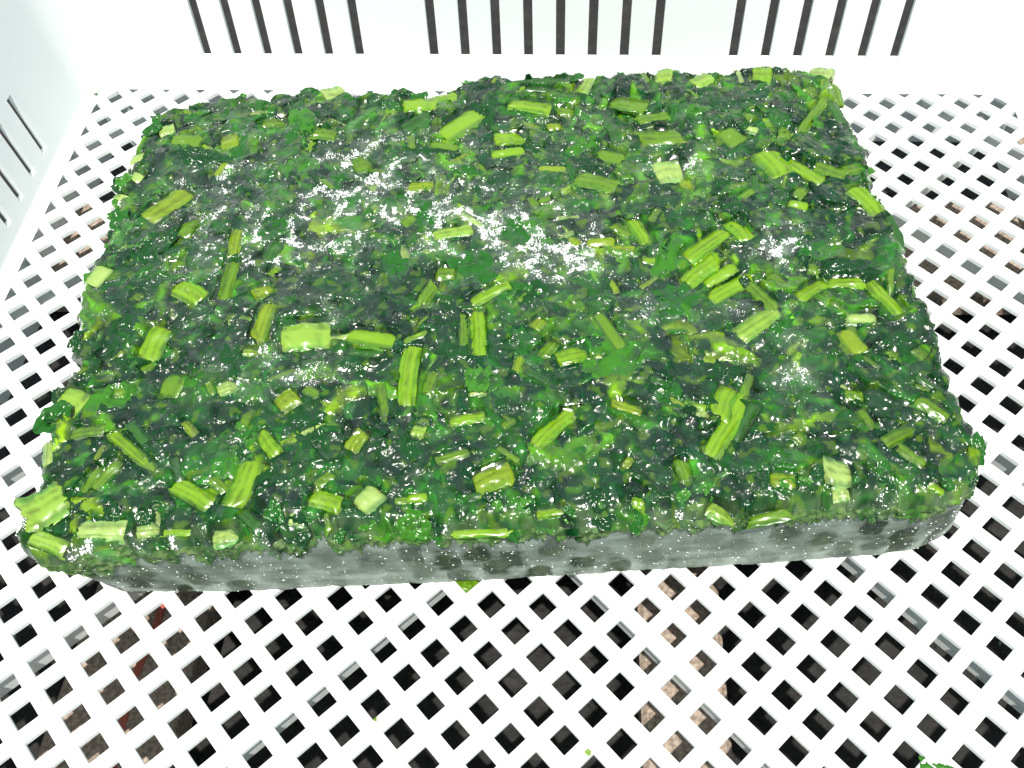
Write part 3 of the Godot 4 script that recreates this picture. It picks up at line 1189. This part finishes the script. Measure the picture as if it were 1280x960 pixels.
var leaf_shapes := []
func build_leaves(block: Node3D, base: Vector3) -> void:
	for k in 14:
		leaf_shapes.append(leaf_mesh(300 + k))
	for k in 160:
		var j := rng.randi_range(8, NZ - 8)
		var i := rng.randi_range(8, NX - 8)
		if k < 70:   # more of them along the front edge and the left edge, where they hang over
			if k % 2 == 0:
				j = NZ - rng.randi_range(2, 26)
			elif k % 4 == 1:
				i = rng.randi_range(2, 20)
			else:
				j = rng.randi_range(1, 16)
		var at := j * (NX + 1) + i
		var p := top_at[at]
		var size := rng.randf_range(0.6, 1.7) * (0.75 if k < 70 else 1.0)
		if k >= 70 and k < 150:   # some lie over the ends of the stem pieces
			var d: Array = laid[rng.randi_range(0, laid.size() - 1)]
			var e: float = [-0.5, 0.5][k % 2] * d[2]
			p = Vector3(d[0] + cos(d[4]) * e, d[6] + 0.1 * d[8], d[1] - sin(d[4]) * e)
			size = rng.randf_range(0.6, 1.2)
		var o := part("leaf_piece", leaf_shapes[rng.randi_range(0, 13)], M["leaf_%d" % [0, 0, 1, 1, 2, 2, 3, 3, 4][rng.randi_range(0, 8)]], block)
		var up := Vector3(rng.randf_range(-0.28, 0.28), 1.0, rng.randf_range(-0.28, 0.28) + (0.5 if j > NZ - 27 else 0.0)).normalized()
		var b := Basis(Quaternion(Vector3.UP, up)) * Basis(Vector3.UP, rng.randf() * TAU) * Basis.from_scale(Vector3(size, size * 0.6, size * rng.randf_range(0.5, 0.9)) * 0.01)
		o.transform = Transform3D(b, U(p.x, p.y + 0.02, p.z) - base)


func build_sheets(block: Node3D, base: Vector3) -> void:
	# torn sheets of leaf pressed flat: they follow the folds of what lies beneath
	for k in 120:
		var r := RandomNumberGenerator.new()
		r.seed = 900 + k
		var f := smooth_noise(900 + k, 0.9, 3)
		var g := smooth_noise(1100 + k, 3.0, 2)
		var c0 := top_at[r.randi_range(45, NZ - 45) * (NX + 1) + r.randi_range(45, NX - 45)]
		var L := r.randf_range(0.5, 1.35)
		var B := L * r.randf_range(0.4, 0.75)
		var turn := r.randf() * TAU
		var rings := 12
		var around := 36
		var v := PackedVector3Array()
		var c := PackedColorArray()
		var p3 := PackedVector3Array()
		for i in rings + 1:
			for a in around + 1:
				var an := TAU * (a % around) / around
				var edge := 1.0 + 0.5 * f.get_noise_2d(cos(an) * 0.9, sin(an) * 0.9) + 0.2 * g.get_noise_2d(cos(an), sin(an))
				var rr := float(i) / rings
				var lx := cos(an) * rr * edge * L
				var lz := sin(an) * rr * edge * B
				var x := c0.x + lx * cos(turn) + lz * sin(turn)
				var z := c0.z - lx * sin(turn) + lz * cos(turn)
				var q := top_at[index_at(x, z)]
				var y := q.y * 0.75 + c0.y * 0.25 + 0.03 - 0.07 * pow(rr, 6.0) + 0.05 * f.get_noise_2d(x * 1.5, z * 1.5)
				p3.append(Vector3(x, y, z))
				v.append(U(x, y, z) - base)
				var tone := 1.0 + 0.6 * f.get_noise_2d(x * 1.2, z * 1.2)
				var side := fposmod(lx * 3.2 + absf(lz) * 2.4, 1.0)
				if absf(lz) < 0.035:
					tone *= 2.0
				elif side < 0.1:
					tone *= 1.35
				c.append(Color(tone, tone, tone * 0.9, 1.0))
		var n := PackedVector3Array()
		var w := around + 1
		for i in rings + 1:
			for a in around + 1:
				var i1 := maxi(i, 1)
				var da := p3[i1 * w + (a + 1) % around] - p3[i1 * w + (a + around - 1) % around]
				var dt := p3[mini(i1 + 1, rings) * w + a] - p3[(i1 - 1) * w + a]
				var q := da.cross(dt).normalized()
				n.append(q if q.y > 0.0 else -q)
		var idx := PackedInt32Array()
		for i in rings:
			for a in around:
				var o := i * w + a
				idx.append_array(PackedInt32Array([o, o + w, o + 1, o + 1, o + w, o + w + 1]))
		part("leaf_piece", surface(v, n, c, idx), M["leaf_%d" % [0, 0, 1, 1, 3, 2, 0, 1][r.randi_range(0, 7)]], block)


func build_frost(block: Node3D, base: Vector3) -> void:
	# loose crystals of frost: a dense sprinkling in drifts, a thin one everywhere
	var g := Geo.new()
	var o := [Vector3(1, 0, 0), Vector3(0, 0, 1), Vector3(-1, 0, 0), Vector3(0, 0, -1)]
	for k in 4:
		var a: Vector3 = o[k]
		var b: Vector3 = o[(k + 1) % 4]
		g.tri(a, b, Vector3(0.1, 0.8, 0.1), a, b, Vector3.UP)
		g.tri(a, b, Vector3(0, -0.7, 0), a, b, Vector3.DOWN)
	var grain := g.mesh(Vector3.ZERO)
	var where: Array[Transform3D] = []
	var clump := smooth_noise(77, 1.4, 4)
	var tries := 0
	while where.size() < 60000 and tries < 1200000:
		tries += 1
		var at := rng.randi_range(0, top_at.size() - 1)
		var p := top_at[at]
		var m := frosty[at]
		var c := clump.get_noise_2d(p.x, p.z)
		var chance := 0.002 + 0.006 * maxf(c, 0.0) + 0.8 * smoothstep(0.15, 0.75, m) * smoothstep(-0.2, 0.3, c)
		if rng.randf() > chance:
			continue
		var r := 0.011 + 0.026 * pow(rng.randf(), 3.0) + (0.026 * rng.randf() if m > 0.35 else 0.0)
		var bs := Basis(Vector3(rng.randf_range(-1, 1), rng.randf_range(-1, 1), rng.randf_range(-1, 1)).normalized(), rng.randf() * TAU)
		where.append(Transform3D(bs.scaled(Vector3(r, r * rng.randf_range(0.5, 1.0), r) * 0.01), U(p.x, p.y + r * 0.4, p.z) - base))
	for k in 2000:
		var p := face_at[rng.randi_range(0, face_at.size() - 1)]
		var r := 0.008 + 0.034 * pow(rng.randf(), 4.0)
		where.append(Transform3D(Basis(Vector3.UP, rng.randf() * TAU).scaled(Vector3(r * rng.randf_range(0.8, 1.8), r, r * 0.7) * 0.01), U(p.x, p.y, p.z) - base))
	var mm := MultiMesh.new()
	mm.transform_format = MultiMesh.TRANSFORM_3D
	mm.instance_count = where.size()
	mm.mesh = grain
	for k in where.size():
		mm.set_instance_transform(k, where[k])
	var node := MultiMeshInstance3D.new()
	node.name = "frost_crystals"
	node.multimesh = mm
	node.material_override = M.frost
	node.set_meta("kind", "stuff")
	block.add_child(node, true)


# ---------------------------------------------------------------- bits lying about
func scrap(called: String, label: String, category: String, at: Vector3, size: Vector3, turn: float, mat: String, shape: int, group: String = "") -> void:
	var o := single(called, leaf_shapes[shape], M[mat], at)
	o.basis = Basis(Vector3.UP, turn) * Basis.from_scale(size * 0.01)
	tag(o, label, category, group)


func build_scraps() -> void:
	scrap("spinach_scrap", "dark green spinach scrap on the white lattice near the front right", "spinach scrap", U(4.3, 0.1, 3.7), Vector3(2.3, 1.2, 1.0), -0.5, "leaf_2", 3)
	scrap("spinach_scrap", "light green spinach scrap stuck in the hole under the slab's front edge", "spinach scrap", U(-12.95, -0.2, -2.55), Vector3(1.3, 0.8, 1.2), 0.4, "stem_m", 5)
	scrap("spinach_crumb", "tiny green crumb in the back left corner of the crate", "crumb", U(-37.0, 0.25, -32.0), Vector3(0.3, 0.4, 0.22), 0.3, "stem_d", 1)
	scrap("spinach_crumb", "tiny pale green crumb on a lattice bar, left of the front middle", "crumb", U(-15.9, 0.05, 2.6), Vector3(0.22, 0.5, 0.12), 0.9, "stem_b", 2)
	scrap("spinach_crumb", "small bright green crumb on the lattice just right of the front middle", "crumb", U(-8.2, 0.05, 3.4), Vector3(0.25, 0.5, 0.25), 2.0, "stem_l", 4)
	scrap("spinach_crumb", "tiny dark crumb on a lattice bar to the right of the slab", "crumb", U(7.0, 0.04, -1.2), Vector3(0.12, 0.4, 0.1), 1.0, "leaf_3", 6)
	scrap("brown_crumb", "tan brown crumb at the far right edge of the lattice", "crumb", U(14.5, 0.08, -28.8), Vector3(0.7, 0.8, 0.4), 0.2, "board", 7)


func lay_stems() -> void:
	s(0.6,-14.0,1.87,0.75,42,"b"); s(2.1,-14.5,1.51,0.88,1,"b"); s(3.5,-13.7,2.28,0.84,-63,"b"); s(-1.7,-12.2,2.48,1.04,39,"l"); s(-1.4,-13.6,1.86,0.67,-56,"m")
	s(-3.8,-15.0,1.99,0.94,41,"b"); s(-2.6,-14.1,2.46,0.87,35,"b"); s(-3.0,-14.9,1.76,0.82,35,"b"); s(-3.3,-8.4,1.84,0.99,70,"b"); s(-3.3,-7.1,3.06,0.84,59,"b")
	s(-2.6,-7.5,1.98,0.59,59,"d"); s(-2.4,-9.1,1.38,0.42,73,"m"); s(-1.5,-5.0,0.98,0.80,-8,"y"); s(3.0,-7.1,1.84,0.65,32,"m"); s(4.3,-8.2,1.42,0.69,-40,"m")
	s(1.9,-11.4,1.41,0.99,-68,"y"); s(4.3,-10.8,0.65,0.66,-51,"m"); s(-3.7,-3.8,1.10,0.75,-26,"l"); s(-5.0,-5.3,1.02,0.60,-76,"m"); s(4.5,-9.3,1.48,0.39,-34,"d")
	s(-0.7,-14.6,0.86,0.55,-57,"m"); s(1.6,-8.9,0.78,0.63,-7,"m"); s(-0.7,-6.7,0.62,0.58,-46,"m"); s(3.3,-10.8,0.56,0.62,-67,"m"); s(3.2,-6.2,1.23,0.59,-45,"m")
	s(0.5,-5.5,1.12,1.35,-4,"f"); s(0.5,-4.6,0.68,0.64,11,"f"); s(2.4,-12.6,1.26,0.70,1,"f"); s(-2.0,-3.8,1.43,0.52,10,"m"); s(0.9,-15.2,0.65,0.91,-12,"m")
	s(-17.2,-11.1,2.17,1.01,-11,"b"); s(-17.4,-10.3,1.48,0.56,-6,"d"); s(-15.4,-9.2,2.95,0.86,90,"b"); s(-14.5,-8.8,1.29,0.54,82,"m"); s(-16.3,-7.9,2.15,0.46,-76,"m")
	s(-12.9,-11.3,2.52,0.80,-84,"b"); s(-13.5,-11.4,1.92,0.43,-84,"m"); s(-12.5,-13.4,2.04,0.68,34,"b"); s(-15.1,-13.4,1.27,0.71,67,"m"); s(-14.5,-14.6,0.91,1.05,1,"m")
	s(-9.1,-10.4,1.39,1.01,21,"b"); s(-10.1,-10.7,1.01,0.72,53,"m"); s(-9.7,-7.0,2.43,0.77,51,"b"); s(-13.0,-7.3,1.52,0.63,11,"b"); s(-11.6,-7.6,1.13,0.24,-17,"d")
	s(-11.8,-4.7,1.62,1.21,26,"y"); s(-7.0,-8.0,1.35,0.66,-22,"y"); s(-7.6,-11.6,2.27,0.65,-62,"m"); s(-14.8,-6.6,0.67,0.82,-8,"l"); s(-13.4,-5.6,1.43,0.52,21,"m")
	s(-17.1,-6.3,1.06,0.79,64,"y"); s(-14.5,-3.9,0.77,0.49,10,"b"); s(-11.2,-13.3,0.61,0.54,46,"m"); s(-10.5,-11.9,0.69,0.75,54,"y"); s(-8.1,-10.2,0.68,0.49,52,"y")
	s(-9.7,-3.5,1.18,0.42,5,"b"); s(-12.6,-8.4,0.72,0.50,2,"f"); s(-11.4,-7.0,0.68,0.45,46,"m"); s(-7.0,-5.6,0.36,0.66,-37,"y"); s(-5.1,-5.5,0.61,0.62,-64,"m")
	s(-16.3,-3.8,1.03,1.20,50,"f"); s(-12.4,-4.0,1.57,0.43,18,"d"); s(-26.0,-10.6,1.74,1.18,80,"b"); s(-25.2,-13.1,1.55,1.07,-27,"b"); s(-23.7,-13.9,2.32,0.76,89,"m")
	s(-21.7,-11.7,1.98,0.89,84,"y"); s(-21.6,-11.0,0.67,1.00,26,"y"); s(-19.9,-11.1,2.16,1.68,9,"l"); s(-25.4,-5.4,2.91,0.61,-36,"b"); s(-27.4,-6.2,1.52,0.63,6,"m")
	s(-26.1,-4.4,1.54,0.61,63,"m"); s(-22.7,-3.7,1.99,0.81,-28,"b"); s(-20.9,-4.2,2.13,1.18,82,"b"); s(-20.3,-5.9,1.48,0.68,-50,"b"); s(-28.6,-7.7,1.54,1.31,-25,"l")
	s(-28.8,-5.4,1.50,0.55,-67,"f"); s(-28.1,-3.2,1.66,1.71,34,"l"); s(-23.5,-6.5,1.02,0.45,-43,"y"); s(-24.7,-8.4,1.05,1.12,-12,"m"); s(-20.0,-7.9,0.96,1.15,42,"y")
	s(-21.4,-7.0,1.25,0.60,78,"m"); s(-17.8,-3.6,1.27,0.86,-15,"b"); s(-18.0,-4.5,0.83,0.57,44,"m"); s(-29.5,-14.1,1.18,1.25,66,"f"); s(-26.1,-14.8,0.80,0.64,12,"m")
	s(-21.8,-4.1,0.89,0.50,-36,"m"); s(-25.4,-6.2,1.46,0.48,-46,"d"); s(-27.3,-12.9,0.50,0.60,64,"m"); s(-22.1,-13.3,0.94,0.91,29,"y"); s(-26.6,-8.0,0.72,0.67,12,"m")
	s(-19.1,-8.3,0.86,0.57,-34,"m"); s(-22.4,-8.3,0.86,0.80,28,"f"); s(-28.5,-9.1,0.48,0.56,-32,"m"); s(-21.9,-10.1,0.76,0.54,2,"l"); s(-27.5,-18.3,2.53,1.31,52,"y")
	s(-27.7,-22.6,1.59,1.01,-3,"m"); s(-23.8,-16.0,1.67,0.65,95,"y"); s(-25.6,-22.6,0.95,1.42,18,"y"); s(-23.7,-24.0,1.29,1.04,9,"m"); s(-21.3,-26.7,1.32,1.57,34,"f")
	s(-29.5,-20.2,0.65,1.10,57,"f"); s(-28.8,-23.2,0.85,1.06,28,"f"); s(-28.1,-24.7,0.50,0.81,53,"m"); s(-29.9,-21.6,0.78,1.15,1,"f"); s(-29.9,-19.0,0.53,0.97,80,"f")
	s(-21.1,-23.1,1.20,0.95,-8,"m"); s(-26.1,-16.9,1.52,0.91,77,"m"); s(-22.1,-15.6,1.34,0.72,70,"d"); s(-16.8,-25.3,1.83,1.25,4,"b"); s(-16.8,-24.1,1.69,1.04,40,"d")
	s(-14.7,-24.0,2.69,1.53,49,"b"); s(-15.3,-22.4,1.50,0.76,-17,"m"); s(-11.4,-25.2,2.27,1.22,-12,"b"); s(-12.2,-23.0,1.71,1.16,10,"b"); s(-12.3,-22.0,1.70,0.82,13,"b")
	s(-10.2,-20.9,1.42,0.56,-8,"y"); s(-8.8,-27.1,2.23,0.86,77,"l"); s(-6.6,-25.6,1.91,1.41,-21,"m"); s(-4.9,-27.6,0.92,1.29,-6,"l"); s(-9.7,-24.9,0.90,0.82,-6,"m")
	s(-5.5,-24.5,1.73,0.87,17,"m"); s(-5.2,-23.1,2.12,1.34,6,"m"); s(-7.6,-21.9,1.52,1.09,-28,"m"); s(-4.9,-20.9,1.39,1.82,16,"f"); s(-8.2,-20.1,2.15,1.20,-18,"m")
	s(-8.0,-16.4,1.32,0.75,5,"y"); s(-6.3,-17.1,1.80,0.81,-67,"b"); s(-7.1,-17.2,1.10,0.76,-34,"m"); s(-15.8,-26.2,1.73,1.02,-3,"b"); s(-16.1,-19.6,1.33,0.73,8,"y")
	s(-16.4,-17.5,0.84,0.65,52,"m"); s(-19.0,-21.1,0.93,1.31,30,"m"); s(-14.4,-16.9,1.87,0.84,11,"l"); s(-10.2,-23.9,0.77,0.76,-6,"y"); s(-10.8,-27.2,3.18,0.66,-1,"d")
	s(-10.6,-26.4,2.37,0.57,-4,"d"); s(2.1,-26.5,0.82,0.96,-47,"m"); s(-0.1,-27.8,1.04,1.36,-11,"b"); s(-3.0,-27.5,1.52,1.14,43,"l"); s(2.9,-28.4,1.20,1.47,-31,"f")
	s(2.0,-24.8,2.78,0.61,57,"m"); s(3.1,-25.2,1.88,0.65,-77,"d"); s(-0.2,-21.5,1.97,1.49,-63,"b"); s(1.2,-21.0,2.19,1.04,-48,"b"); s(2.3,-21.1,1.61,0.91,-32,"m")
	s(0.8,-19.6,0.59,1.01,-34,"m"); s(3.6,-19.3,1.78,1.16,-51,"b"); s(-1.9,-23.2,1.21,1.42,-49,"m"); s(0.6,-18.8,0.94,0.70,-19,"b"); s(-4.1,-20.1,0.71,0.90,-6,"y")
	s(0.5,-23.5,0.61,1.13,-8,"m"); s(-3.5,-16.5,2.63,0.95,42,"b"); s(-2.0,-17.3,1.46,1.07,-59,"b"); s(-0.9,-24.6,0.88,0.92,27,"m"); s(3.5,-27.1,1.43,0.61,-83,"m")
	s(4.7,-17.7,1.95,0.55,-76,"d"); s(3.4,-21.2,1.06,0.85,20,"m"); s(-27.9,-2.7,1.82,0.97,23,"l"); s(-25.6,-2.2,1.87,0.81,2,"f"); s(-22.9,-2.2,1.14,0.30,2,"b")
	s(-27.5,-1.7,1.62,0.72,-17,"l"); s(-24.0,-2.3,0.91,0.66,12,"f"); s(-21.2,-2.2,1.05,0.72,6,"f"); s(-17.7,-3.5,1.37,0.46,-30,"m"); s(-16.3,-3.6,0.82,0.67,-9,"f")
	s(-14.8,-3.8,1.14,0.39,8,"b"); s(-12.2,-2.8,2.23,0.35,4,"b"); s(-14.0,-3.0,0.64,0.37,-1,"f"); s(-18.7,-2.9,0.70,0.64,8,"f"); s(-17.6,-2.8,0.74,0.28,-70,"m")
